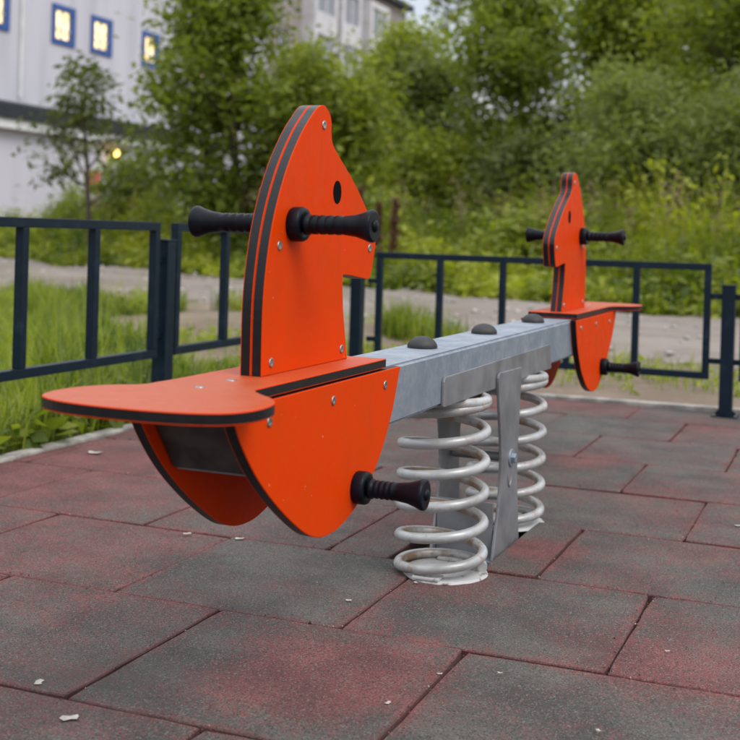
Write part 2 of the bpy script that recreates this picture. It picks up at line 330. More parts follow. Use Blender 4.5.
random.seed(3)
paving = MB(); paving.box((-0.56, -1.6, -0.058), (4.2, 3.93, -0.034)); paving = tag(paving.build('rubber_paving', 'soil'), kind='structure')
tcache = {}
def tile_mesh(wx, wy, var):
    """moulded tile with slightly crumbled edges; five shapes per size, shared between tiles"""
    key = (round(wx, 3), round(wy, 3), var)
    if key not in tcache:
        g_ = random.Random(int(wx * 9173 + wy * 5381) + var * 77); hx, hy = wx / 2, wy / 2; ring = []
        for (ax, ay), (bx, by) in zip(((-hx, -hy), (hx, -hy), (hx, hy), (-hx, hy)), ((hx, -hy), (hx, hy), (-hx, hy), (-hx, -hy))):
            ns_ = max(3, int(math.hypot(bx - ax, by - ay) / .055))
            for i in range(ns_):
                t = i / ns_; x, y = ax + (bx - ax) * t, ay + (by - ay) * t; q = g_.random() ** 2.2 * .0030 + (.003 if i == 0 else 0)
                ring.append((x - math.copysign(min(q, .9 * abs(x)), x) * (abs(abs(x) - hx) < 1e-6), y - math.copysign(min(q, .9 * abs(y)), y) * (abs(abs(y) - hy) < 1e-6)))
        n_ = len(ring); sc_ = lambda d: [(x * (1 - d / hx), y * (1 - d / hy)) for x, y in ring]
        m_ = MB(); vv = [(x, y, -.036) for x, y in ring] + [(x, y, -.0022) for x, y in ring] + [(x, y, 0) for x, y in sc_(.0022)]
        m_.add(vv, [tuple(range(n_))[::-1], tuple(range(2 * n_, 3 * n_))] + [(r_ * n_ + i, r_ * n_ + (i + 1) % n_, (r_ + 1) * n_ + (i + 1) % n_, (r_ + 1) * n_ + i) for r_ in (0, 1) for i in range(n_)])
        tcache[key] = m_.mesh('rubber_tile')
    return tcache[key]
def tile(x0, x1, y0, y1, dz=None, dr=1.0):
    g = 0.0010
    o = link('rubber_tile', tile_mesh(x1 - x0 - 2 * g, y1 - y0 - 2 * g, random.randrange(5)), 'tile', paving)
    o.location = ((x0 + x1) / 2 + random.uniform(-.0005, .0005), (y0 + y1) / 2 + random.uniform(-.0005, .0005), random.uniform(-.0022, .0022) if dz is None else dz)
    o.rotation_euler = (R(random.uniform(-.22, .22)) * dr, R(random.uniform(-.22, .22)) * dr, R(random.uniform(-.06, .06)) * dr)
XL, XR, YT = -0.56, 4.0, 3.93
for k_ in range(-3, 8):
    y0, y1 = k_ * .5, min(k_ * .5 + .5, YT)
    x = XL; nxt = (-0.5 if k_ % 2 else -0.25)      # rows alternate by half a tile
    # joints: odd rows (Y .5..1, 1.5..2) on multiples of .5 ; even rows offset by .25
    j0 = 0.0 if k_ % 2 else 0.25
    edges = [XL] + [e for e in np.arange(j0 - 2, XR, .5) if e > XL + .04]
    for a, b in zip(edges, edges[1:]):
        if k_ == 2 and abs(a - .75) < .01:          # the tile cut open for the spring footing
            tile(.75, .905, y0, y1); tile(1.128, 1.25, y0, y1, 0.006, .6); continue
        tile(a, b, y0, y1)
kerb = MB(); kerb.box((-0.615, -1.6, -0.05), (-0.575, 3.985, -0.03)); kerb.box((-0.57, 3.948, -0.05), (4.2, 3.985, -0.03)); kerb = tag(kerb.build('kerb', 'kerb'), kind='structure')
kb = MB(); kb.box((-.03, -.497, -.12), (.03, .497, .012), .006); kbm = kb.mesh('kerb_stone')
for i in range(6):
    o = link('kerb_stone', kbm, 'kerb', kerb); o.location = (-0.593, -1.1 + i * 1.0 - (.002 if i == 5 else 0), random.uniform(-.006, .006)); o.rotation_euler = (R(random.uniform(-.3, .3)), 0, R(random.uniform(-.3, .3)))
for i in range(5):
    o = link('kerb_stone', kbm, 'kerb', kerb); o.location = (-0.06 + i * 1.0, 3.965, random.uniform(-.006, .004)); o.rotation_euler = (R(random.uniform(-.3, .3)), 0, R(90 + random.uniform(-.3, .3)))

# ------------------------------------------------------------------ seesaw
XC, WB, ZT, ZB, YC = 1.0452, 0.1282, 0.508, 0.398, 1.1711
TB = 0.018
see = empty('spring_seesaw', (XC, 1.217, 0)); tag(see, 'orange horse-headed seesaw on a galvanised beam and two white coil springs', 'seesaw')
root = bpy.data.objects.new('tmp', None)
def fy(y, far): return 2 * YC - y if far else y
SEE_PARTS = []
def sp_(o): SEE_PARTS.append(o); return o
# beam with slanted closed ends
hw = WB / 2
mb = MB(); ye = (-0.075, -0.15)
prof = [(fy(ye[0], 0), ZB), (fy(ye[1], 0), ZT - .002), (fy(ye[1], 1), ZT - .002), (fy(ye[0], 1), ZB)]
bm = bmesh.new(); vl = [bm.verts.new((XC + s * hw, y, z)) for s in (-1, 1) for y, z in prof]
for f in ((0, 1, 2, 3), (7, 6, 5, 4), (0, 4, 5, 1), (1, 5, 6, 2), (2, 6, 7, 3), (3, 7, 4, 0)): bm.faces.new([vl[i] for i in f])
bmesh.ops.recalc_face_normals(bm, faces=bm.faces[:])
bmesh.ops.bevel(bm, geom=[e for e in bm.edges if abs((e.verts[0].co - e.verts[1].co).normalized().y) > .99], offset=.006, segments=3, affect='EDGES')
me = bpy.data.meshes.new('beam'); bm.to_mesh(me); bm.free(); beam = sp_(link('beam', me, 'galv'))
for far in (0, 1):
    c = MB(); n_ = Vector((0, (ZT - ZB) * (-1 if not far else 1), ye[1] - ye[0])).normalized()
    y0, y1 = fy(ye[0] - .004, far), fy(ye[1] - .004, far); s_ = -1 if not far else 1
    c.add([(XC - hw + .004, y0, ZB + .004), (XC + hw - .004, y0, ZB + .004), (XC + hw - .004, y1, ZT - .008), (XC - hw + .004, y1, ZT - .008)] + [(XC - hw + .004, y0 + s_ * .004, ZB + .004), (XC + hw - .004, y0 + s_ * .004, ZB + .004), (XC + hw - .004, y1 + s_ * .004, ZT - .008), (XC - hw + .004, y1 + s_ * .004, ZT - .008)],
          [(0, 1, 2, 3), (4, 5, 6, 7), (0, 1, 5, 4), (1, 2, 6, 5), (2, 3, 7, 6), (3, 0, 4, 7)])
    c.build('end_cap', 'darksteel', beam)
for y in (.812, 1.262, 1.74):
    d = MB(); d.lathe([(0, .031), (.004, .032), (.010, .030), (.017, .0245), (.022, .016), (.0245, .007), (.025, .0005)], (XC - .006, y, ZT - .002), (0, 0, 1), 28)
    sp_(d.build('rubber_dome', 'rubber'))
HEAD = [(.030, .5245), (.029, .624), (.036, .686), (.050, .744), (.072, .797), (.104, .850), (.147, .900), (.186, .933), (.205, .9455), (.226, .9500), (.246, .943), (.258, .928), (.266, .891), (.323, .855), (.373, .824), (.417, .791), (.455, .758), (.469, .735), (.468, .712), (.4515, .668), (.437, .660), (.338, .670), (.325, .662), (.330, .610), (.353, .5245)]
PANEL = [(.447, .5065), (.414, .431), (.366, .366), (.319, .327), (.261, .293), (.195, .2735), (.150, .2705), (.110, .275), (.064, .291), (-.003, .330), (-.065, .374), (-.114, .417), (-.156, .466), (-.178, .5065)]
SEAT = [(.071, .395), (.075, .372), (.075, .10), (.075, -.06), (.078, -.105), (.096, -.138), (.126, -.165), (.148, -.200), (.156, -.240), (.152, -.280), (.134, -.310), (.095, -.330), (.045, -.339), (0, -.341)]
SEAT = SEAT + [(-x, y) for x, y in SEAT[::-1][1:]]
def screw(parent, x, y, z, sgn=1, r_=.0075):
    s = MB(); s.lathe([(0, r_), (.0012, r_), (.0018, r_ * .85), (.0010, r_ * .45), (.0006, r_ * .35)], (x, y, z), (sgn, 0, 0), 14); s.build('screw', 'screw', parent)
def grip(name, x, y, z, s, L):
    h = MB(); pr = [(.0, .011), (.020, .011), (.024, .0165), (.030, .0165), (.032, .0145)]
    for i in range(4):
        a = .034 + i * (L - .085) / 4; b = .034 + (i + 1) * (L - .085) / 4
        pr += [(a, .0140), (a + .002, .0152), (b - .004, .0150), (b - .002, .0140)]
    pr += [(L - .046, .0152), (L - .030, .0172), (L - .016, .0215), (L - .008, .0248), (L - .004, .0255), (L - .001, .0245), (L, .022)]
    h.lathe(pr, (x, y, z), (s, 0, 0), 28); o = sp_(h.build(name, 'black'))
    c = MB(); c.lathe([(0, .0255), (.003, .0272), (.017, .0272), (.021, .0255), (.0215, .019), (.0195, .014)], (x, y, z), (s, 0, 0), 28); c.build('collar', 'black', o)
    c = MB(); c.lathe([(L, .0095), (L + .002, .0092), (L + .0045, .006), (L + .005, .001)], (x, y, z), (s, 0, 0), 16); c.build('end_bolt', 'black', o)
for far in (0, 1):
    ho = spline([(fy(y, far), z) for y, z in HEAD], corners=(0, 20, 24, 23), sub=5)
    plates = []
    for a0 in (XC - .0182, XC + .0002):
        plates.append(sp_(board('horse_head', ho, a0, .018, 'x', None)))
    for sg, pl, xf in ((1, plates[1], XC + .0182), (-1, plates[0], XC - .0182)):
        for y, z in ((.228, .918), (.077, .720), (.442, .716), (.060, .543), (.327, .543)): screw(pl, xf, fy(y, far), z, sg)
        e_ = MB(); e_.add([(xf + sg * .0008, fy(.2895, far) + .0165 * math.cos(t), .8105 + .0195 * math.sin(t)) for t in np.linspace(0, 2 * math.pi, 25)[:-1]] + [(xf - sg * .004, fy(.2895, far) + .0165 * math.cos(t), .8105 + .0195 * math.sin(t)) for t in np.linspace(0, 2 * math.pi, 25)[:-1]],
                           [tuple(range(24)), tuple(range(24, 48))] + [(i, (i + 1) % 24, 24 + (i + 1) % 24, 24 + i) for i in range(24)]); e_.build('eye', 'hole', pl)
        grip('handle', xf, fy(.121, far), .7537, sg, .138)
    for sg in (1, -1):
        a0 = XC + hw + .0003 if sg > 0 else XC - hw - TB - .0003
        po = spline([(fy(y, far), z) for y, z in PANEL], corners=(0, 13), sub=5)
        p = sp_(board('side_panel', po, a0, TB, 'x', None)); xf = a0 + TB + .0002 if sg > 0 else a0 - .0002
        for y, z in ((-.068, .476), (.152, .480), (.374, .481)): screw(p, xf, fy(y, far), z, sg)
        grip('foot_peg', xf, fy(.2564 if not far else .055, far), .3253 if not far else .338, sg, .122)
    so_ = spline([(XC + x * (1 if far or y > -.12 else .97) + (.012 if y < -.12 and not far else 0), fy(y, far)) for x, y in SEAT], corners=(0, len(SEAT) - 1), sub=4)
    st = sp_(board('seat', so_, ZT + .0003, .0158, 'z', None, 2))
    for x, y in ((.0, -.12), (.0, -.03)):
        s = MB(); s.lathe([(0, .008), (.0008, .0078), (.0010, .004)], (XC + x, fy(y, far), ZT + .0162), (0, 0, 1), 14); s.build('screw', 'screw', st)
# springs
def coil(yc, ph):
    pts = []; T = 7.05; n = int(T * 40); rc = .0925; z0, z1 = .0165, .384
    for i in range(n + 1):
        t = i / n * T
        u = min(max((t - .55) / (T - 1.55), 0), 1); u = u * .97 + .03 * (3 * u * u - 2 * u ** 3)
        z = z0 + (z1 - z0) * u + (0.006 * t if t < .55 else .0033) * 0
        pts.append((XC + rc * math.cos(ph + 2 * math.pi * t), yc + rc * math.sin(ph + 2 * math.pi * t), z))
    m_ = MB(); m_.tube(pts, .0113, 14); return sp_(m_.build('coil_spring', 'white_spring'))
for i, yc in enumerate((.958, 1.476)):
    s = coil(yc, 2.9 + 2 * math.pi * .57 + i * .6)
    rr = random.Random(i); m_ = MB(); n = 40; ring = []
    for j in range(n):
        t = 2 * math.pi * j / n; r_ = .101 + rr.uniform(-.0025, .0015); ring.append((XC + .012 + r_ * math.cos(t) * .93, yc + r_ * math.sin(t)))
    m_.add([(x, y, .0005) for x, y in ring] + [(XC + .012 + (x - XC - .012) * .97, yc + (y - yc) * .97, .006) for x, y in ring], [tuple(range(n))[::-1], tuple(range(n, 2 * n))] + [(j, (j + 1) % n, n + (j + 1) % n, n + j) for j in range(n)])
    m_.build('base_plate', 'white_plate', s)
    for q in (-.084, .084):
        m_ = MB(); m_.box((XC - .03, yc + q - .018, .0065), (XC + .03, yc + q + .018, .0125), .002); m_.build('clamp', 'white_plate', s)
    for q in (-.088, .088):
        m_ = MB(); m_.lathe([(0, .009), (.006, .009), (.007, .008)], (XC, yc + q, .0127), (0, 0, 1), 6, sm=False); m_.build('bolt', 'screw', s)
    m_ = MB(); m_.box((XC - .062, yc - .105, .3945), (XC + .062, yc + .105, .3975), .001); m_.build('top_plate', 'bracket', s)
# bracket legs
def flat_plate(name, out2, x0, x1, mat, parent=None):
    n = len(out2); m_ = MB(); m_.add([(x0, *p) for p in out2] + [(x1, *p) for p in out2], [tuple(range(n)), tuple(range(n, 2 * n))[::-1]] + [(i, (i + 1) % n, n + (i + 1) % n, n + i) for i in range(n)])
    me = m_.mesh(name); o = link(name, me, mat, parent); bv = o.modifiers.new('b', 'BEVEL'); bv.width = .0015; bv.segments = 2; return o
YB = 1.217
def rnd_poly(pts, rads):
    o = []
    n = len(pts)
    for i in range(n):
        p, a, b = Vector(pts[i]), Vector(pts[i - 1]), Vector(pts[(i + 1) % n]); r_ = rads[i]
        if r_ == 0: o.append(tuple(p)); continue
        A = p + (a - p).normalized() * r_; B = p + (b - p).normalized() * r_
        for t in (0, .25, .5, .75, 1): o.append(tuple(A * (1 - t) ** 2 + p * 2 * t * (1 - t) + B * t * t))
    return o
br = None
for sg in (1, -1):
    xa = XC + sg * (hw + .0006); xb = xa + sg * .006
    o = sp_(flat_plate('bracket_rail', rnd_poly([(.735, .396), (1.655, .390), (1.640, .4575), (.735, .4565)], [.004, .004, .01, .016]), xa, xb, 'bracket'))
    leg = [(1.107, .430), (1.319, .425), (1.312, .38), (1.298, .22), (1.300, .16), (1.333, -.004), (1.104, -.004), (1.150, .13), (1.158, .22), (1.118, .375)]
    lg = sp_(flat_plate('bracket_leg', rnd_poly(leg, [.022, .006, 0, .03, .03, .0, .0, .04, .04, 0]), xb + sg * .0004, xb + sg * .0074, 'bracket'))
    m_ = MB(); m_.lathe([(0, .021), (.003, .021), (.0035, .020)], (xb + sg * .0076, 1.234, .215), (sg, 0, 0), 24); m_.build('washer', 'galv', lg)
    m_ = MB(); m_.lathe([(0, .0125), (.008, .0125), (.0095, .011)], (xb + sg * .0112, 1.234, .215), (sg, 0, 0), 6, sm=False); m_.build('bolt', 'galv', lg)
    # pressed bead below the bolt
    m_ = MB(); m_.tube([(xb + sg * .0072, 1.228 + .016 * math.cos(t), .178 + .030 * math.sin(t)) for t in np.linspace(math.pi * .9, math.pi * 2.05, 10)], .0032, 6); m_.build('pressed_rib', 'bracket', lg)
m_ = MB(); m_.tube([(XC - hw - .002, 1.234, .215), (XC + hw + .002, 1.234, .215)], .011, 16); sp_(m_.build('axle', 'bracket'))
m_ = MB(); m_.box((XC - hw - .004, 1.128, .0), (XC + hw + .004, 1.134, .125), .001); sp_(m_.build('cross_plate', 'bracket'))
m_ = MB(); m_.box((XC - .085, 1.10, -.034), (XC + .079, 1.335, -.0045), .002); sp_(m_.build('foot_plate', 'galv'))
for o in SEE_PARTS:
    o.parent = see; o.matrix_parent_inverse = Matrix.Translation((-XC, -1.217, 0))
# sub-parts keep world coordinates because their parents have identity local transforms

# ------------------------------------------------------------------ fences
def panel(base, d, length, z0, z1, nbar, label, tabs):
    """a framed panel of square tube; d = unit direction on the ground"""
    o = empty('steel_railing', base); tag(o, label, 'railing', 'railing panels round the playground')
    d = Vector(d); nrm = Vector((-d.y, d.x, 0)); T = .015
    def bar(name, a, b, za, zb, t=T):
        m_ = MB(); m_.box((a, -t, za), (b, t, zb), .003); ob = m_.build(name, 'fence', o)
        ob.rotation_euler = (0, 0, math.atan2(d.y, d.x)); return ob
    bar('rail', 0, length, z1 - .03, z1); bar('rail', 0, length, z0, z0 + .03)
    for i in range(nbar + 1):
        x = .015 + (length - .03) * i / nbar; bar('bar', x - .0148, x + .0148, z0 + .0302, z1 - .0302, .0146)
    for s in tabs:
        for z in (z0 + (z1 - z0) * .16, z0 + (z1 - z0) * .72):
            a, b = (-.045, -.0003) if s == 0 else (length + .0003, length + .045)
            bar('tab', a, b, z - .012, z + .012, .007)
    return o
def post(x, y, h, label, rot=0):
    o = empty('fence_post', (x, y, 0)); o.rotation_euler = (0, 0, rot); tag(o, label, 'fence post', 'posts between the railing panels')
    m_ = MB(); m_.box((-.028, -.028, .006), (.028, .028, h), .004); m_.build('shaft', 'fence', o)
    m_ = MB(); m_.box((-.030, -.030, h + .0004), (.030, .030, h + .010), .004); m_.build('cap', 'fence', o)
    m_ = MB(); m_.box((-.055, -.05, .0005), (.055, .05, .0058), .001)
    for s in (-1, 1):
        m_.add([(s * .0282, -.004, .006), (s * .05, -.004, .006), (s * .0282, -.004, .03), (s * .0282, .004, .006), (s * .05, .004, .006), (s * .0282, .004, .03)], [(0, 1, 2), (3, 4, 5), (0, 1, 4, 3), (1, 2, 5, 4), (2, 0, 3, 5)])
    m_.build('base_plate', 'fence', o)
    for a in (-1, 1):
        for b in (-1, 1):
            q = MB(); q.lathe([(0, .006), (.005, .006), (.006, .005)], (a * .044, b * .036, .006), (0, 0, 1), 6, sm=False); q.build('bolt', 'screw', o)
YF = 3.81; XLF = -0.43
panel((-.262, YF, 0), (1, 0, 0), 1.56, .155, .655, 5, 'dark blue railing panel behind the far horse head, starting at the corner post', (0, 1))
panel((1.423, YF, 0), (1, 0, 0), 1.56, .155, .655, 5, 'dark blue railing panel beside the stout flanged post, away from the corner', (0, 1))
post(1.3725, YF, .5575, 'short dark post with flared base plate standing on the paving by the pale kerb')
post(-.36, YF, .56, 'corner post where the two dark railing runs meet')
zA0, zA1 = .278, .760
panel((XLF, 2.225, 0), (0, 1, 0), 1.50, zA0, zA1, 4, 'dark blue railing panel between the corner post and the grass-side post', (0, 1))
panel((XLF, .62, 0), (0, 1, 0), 1.49, zA0, zA1, 4, 'dark blue railing panel above the lush grass, its bottom rail close to the kerb', (0, 1))
post(XLF, 2.167, .690, 'dark post joining the two railing panels along the lush grass')

# ------------------------------------------------------------------ leaf and blade meshes
def fill_mesh(name, V, F, tint, mat, parent=None, mi=None, mats=None):
    me = bpy.data.meshes.new(name); nv, nf = len(V), len(F)
    me.vertices.add(nv); me.vertices.foreach_set('co', V.astype(np.float32).ravel())
    k_ = F.shape[1]; me.loops.add(nf * k_); me.loops.foreach_set('vertex_index', F.astype(np.int32).ravel())
    me.polygons.add(nf); me.polygons.foreach_set('loop_start', np.arange(0, nf * k_, k_, dtype=np.int32))
    a = me.attributes.new('tint', 'FLOAT', 'POINT'); a.data.foreach_set('value', tint.astype(np.float32))
    me.update(calc_edges=True); me.validate()
    return link(name, me, mats or mat, parent)
def leaves(pts, size, rng, tint, up=0.3, ratio=2.2, droop=0.0):
    """one folded diamond per point"""
    n = len(pts); d = rng.normal(size=(n, 3)); d[:, 2] = d[:, 2] * .6 - droop; d /= np.linalg.norm(d, axis=1)[:, None]
    nn = rng.normal(size=(n, 3)) + np.array([0, 0, up * 3]); s = np.cross(d, nn); s /= np.linalg.norm(s, axis=1)[:, None] + 1e-9
    nm = np.cross(s, d); L = size * rng.uniform(.6, 1.3, n)[:, None]; W = L / ratio
    V = np.stack([pts, pts + d * L * .5 + s * W * .5 + nm * W * .15, pts + d * L, pts + d * L * .5 - s * W * .5 + nm * W * .15], 1).reshape(-1, 3)
    return V, np.arange(n * 4).reshape(n, 4), np.repeat(tint, 4)
def blades(base, h, wd, rng, tint, lean=.35, yaw=None):
    """bent tapering blades: 2 quads as 3-row strips (quad faces only)"""
    n = len(base); a = rng.uniform(0, 2 * np.pi, n); dr = np.stack([np.cos(a), np.sin(a), np.zeros(n)], 1); sd_ = np.stack([-np.sin(a), np.cos(a), np.zeros(n)], 1)
    ln = (rng.uniform(.1, 1, n) * lean)[:, None]; h = h[:, None]; wd = wd[:, None] / 2; up = np.array([0, 0, 1.])
    m1 = base + up * h * .55 + dr * h * ln * .35; tp = base + up * h * (1 - ln * .25) + dr * h * ln
    V = np.stack([base - sd_ * wd, base + sd_ * wd, m1 - sd_ * wd * .8, m1 + sd_ * wd * .8, tp - sd_ * wd * .1, tp + sd_ * wd * .1], 1).reshape(-1, 3)
    i = np.arange(n)[:, None] * 6
    F = np.concatenate([i + np.array([[0, 1, 3, 2]]), i + np.array([[2, 3, 5, 4]])]); return V, F, np.repeat(tint, 6)
def merge(parts):
    Vs, Fs, Ts = [], [], []; o = 0
    for V, F, T in parts: Vs.append(V); Fs.append(F + o); Ts.append(T); o += len(V)
    return np.concatenate(Vs), np.concatenate(Fs), np.concatenate(Ts)
def gz(p): return np.stack([p[:, 0], p[:, 1], hgt(p[:, 0], p[:, 1])], 1)
def in_path(p): return (p[:, 1] > np.interp(p[:, 0], xg, yl)) & (p[:, 1] < np.interp(p[:, 0], xg, yu))
def patch(p, s=1.0, ph=0): return np.sin(p[:, 0] * 1.7 * s + ph) * np.sin(p[:, 1] * 1.3 * s + 1.1 * ph) + .5 * np.sin(p[:, 0] * 4.1 * s + p[:, 1] * 3.3 * s + ph)

rng = np.random.RandomState(11)
# lush grass beyond the side kerb
def scatter(n, x0, x1, y0, y1): return np.stack([rng.uniform(x0, x1, n), rng.uniform(y0, y1, n)], 1)
p = scatter(82000, -6.0, -.612, .4, 8.6); dirt = np.minimum(np.hypot((p[:, 0] + 2.6) / 1.35, (p[:, 1] - 7.2) / 2.3), np.hypot((p[:, 0] + 1.5) / 1.15, (p[:, 1] - 5.4) / 1.5)) + .22 * patch(p, 1.5)
keep = (dirt > 1.0) & ~in_path(p) & (rng.uniform(size=len(p)) < 1.15 - (-p[:, 0] - .6) * .13); p = p[keep]
h = (.12 + .13 * rng.uniform(size=len(p))) * (1 + .35 * patch(p, 2.2)).clip(.35, 1.6)
parts = [blades(gz(p), h, .006 + .006 * rng.uniform(size=len(p)), rng, (rng.uniform(size=len(p)) * .6 + .30 * patch(p, 3) + .12 * patch(p, 6, 2) + .08).clip(0, 1), .9)]
q = p[rng.uniform(size=len(p)) < .20]; q3 = gz(q); q3[:, 2] += rng.uniform(.01, .12, len(q))
parts.append(leaves(q3, .06, rng, rng.uniform(.0, .8, len(q)), .8, 1.7))
q = np.stack([-.62 - np.abs(rng.normal(0, .22, 1500)), rng.uniform(.4, 3.8, 1500)], 1); q = q[patch(q, 4, 1) > -.25]; q3 = gz(q); q3[:, 2] += rng.uniform(.03, .12, len(q)); parts.append(leaves(q3, .10, rng, rng.uniform(.1, .7, len(q)), .7, 1.9, .1))
q = p[rng.uniform(size=len(p)) < .015]; parts.append(blades(gz(q), rng.uniform(.25, .5, len(q)), np.full(len(q), .006), rng, rng.uniform(.5, 1, len(q)), .7))
tag(fill_mesh('lawn_grass', *merge(parts), 'grass'), 'lush green grass and broad-leaved weeds beyond the side kerb', 'grass', kind='stuff')
# thin grass strip behind the far kerb
p = scatter(15000, -3.2, 4.5, 4.05, 8.2); band = np.abs(p[:, 1] - (5.35 - .12 * p[:, 0])) / .55 + .3 * patch(p, 2); keep = (band < rng.uniform(.2, 1.25, len(p))) & ~in_path(p); p = p[keep]
e = scatter(9000, -6, 3, 6.5, 16); ed_ = np.minimum(np.abs(e[:, 1] - np.interp(e[:, 0], xg, yl)), np.abs(e[:, 1] - np.interp(e[:, 0], xg, yu) + .2)); e = e[(ed_ < .28) & (patch(e, 1.4) > -.1)]
p = np.concatenate([p, e]); h = rng.uniform(.04, .15, len(p)) * (1 + .4 * patch(p, 2)).clip(.4, 1.6)
parts = [blades(gz(p), h, rng.uniform(.006, .012, len(p)), rng, rng.uniform(.2, 1, len(p)), .9)]
q = p[rng.uniform(size=len(p)) < .25]; q3 = gz(q); q3[:, 2] += rng.uniform(.01, .08, len(q)); parts.append(leaves(q3, .06, rng, rng.uniform(.2, 1, len(q)), .8, 1.8))
tag(fill_mesh('verge_grass', *merge(parts), 'grass'), 'short yellowish grass strip between the far kerb and the gravel', 'grass', kind='stuff')
# tall weeds beyond the gravel
def weeds_zone(n, x0, x1, dmin, dmax):
    x = rng.uniform(x0, x1, n); y = np.interp(x, xg, yu) + dmin + (dmax - dmin) * rng.uniform(size=n) ** 1.3; return np.stack([x, y], 1)
p = weeds_zone(52000, -20, 5.5, -.1, 12); dd = p[:, 1] - np.interp(p[:, 0], xg, yu)
h = (.18 + 1.0 * np.clip(dd / 3.0, 0, 1)) * rng.uniform(.5, 1.15, len(p)) * (1 + .45 * patch(p, .8) + .25 * patch(p, 2.3, 1)).clip(.35, 1.7)
tint = (.45 + .36 * patch(p, .9, 2) + .2 * patch(p, 2.6, 4) + rng.uniform(-.25, .25, len(p))).clip(0, 1)
parts = [blades(gz(p), h, rng.uniform(.015, .035, len(p)), rng, tint, .6)]
for rep in range(3):
    q = p[::1]; q3 = gz(q); q3[:, 2] += h * rng.uniform(.15, 1.0, len(q)); q3[:, :2] += rng.normal(0, .06, (len(q), 2))
    parts.append(leaves(q3, .155, rng, (tint + rng.uniform(-.25, .25, len(q))).clip(0, 1), .5, 2.3, .2))
tag(fill_mesh('tall_weeds', *merge(parts), 'weed'), 'thick belt of tall bright green weeds beyond the gravel track', 'weeds', kind='stuff')
# seed heads above the weeds
p = weeds_zone(150, -16, 3, 1.2, 7); b0 = gz(p); hh = rng.uniform(1.2, 1.75, len(p))
parts = [blades(b0, hh, np.full(len(p), .012), rng, rng.uniform(0, .5, len(p)), .25)]
for rep in range(26):
    q3 = b0.copy(); q3[:, 2] += hh * rng.uniform(.74, .98, len(p)); q3[:, :2] += rng.normal(0, .05, (len(p), 2)); parts.append(leaves(q3, .07, rng, rng.uniform(0, 1, len(p)), .1, 3))
tag(fill_mesh('seed_heads', *merge(parts), 'drygrass'), 'pale pinkish seed heads rising out of the tall weeds', 'weeds', kind='stuff')

# two rusty dock stalks
def dock(x, y, h, label, seed):
    g = np.random.RandomState(seed); o = empty('dock_plant', (x, y, float(hgt(x, y)))); tag(o, label, 'plant', 'dock plants in the weeds')
    m_ = MB(); m_.tube([(0, 0, 0), (.02, .01, h * .5), (.03, 0, h)], [.012, .009, .004], 6); m_.build('stem', 'rust_stalk', o)
    t = g.uniform(.35, 1, 700); a = g.uniform(0, 2 * np.pi, 700); r_ = .17 * (1.05 - t) * g.uniform(.1, 1, 700) * (.6 + .5 * np.sin(t * 40 + seed)) + .01
    P = np.stack([.03 * t + r_ * np.cos(a), r_ * np.sin(a), t * h], 1); fill_mesh('seed_spike', *leaves(P, .06, g, g.uniform(0, 1, 700), .1, 2), 'rust_stalk', o)
    P = np.stack([g.normal(0, .12, 60), g.normal(0, .12, 60), g.uniform(.05, h * .4, 60)], 1); fill_mesh('foliage', *leaves(P, .2, g, g.uniform(0, 1, 60), .5, 3), 'weed', o)
dock(-5.0, 14.9, 1.5, 'rust-brown dock stalk, upright and the tallest, in the weeds', 1)
dock(-4.78, 15.1, 1.25, 'rust-brown dock stalk between the tallest and the slender one', 3)
dock(-4.45, 14.9, 1.3, 'rust-brown dock stalk leaning out of the weeds, the more slender one', 2)

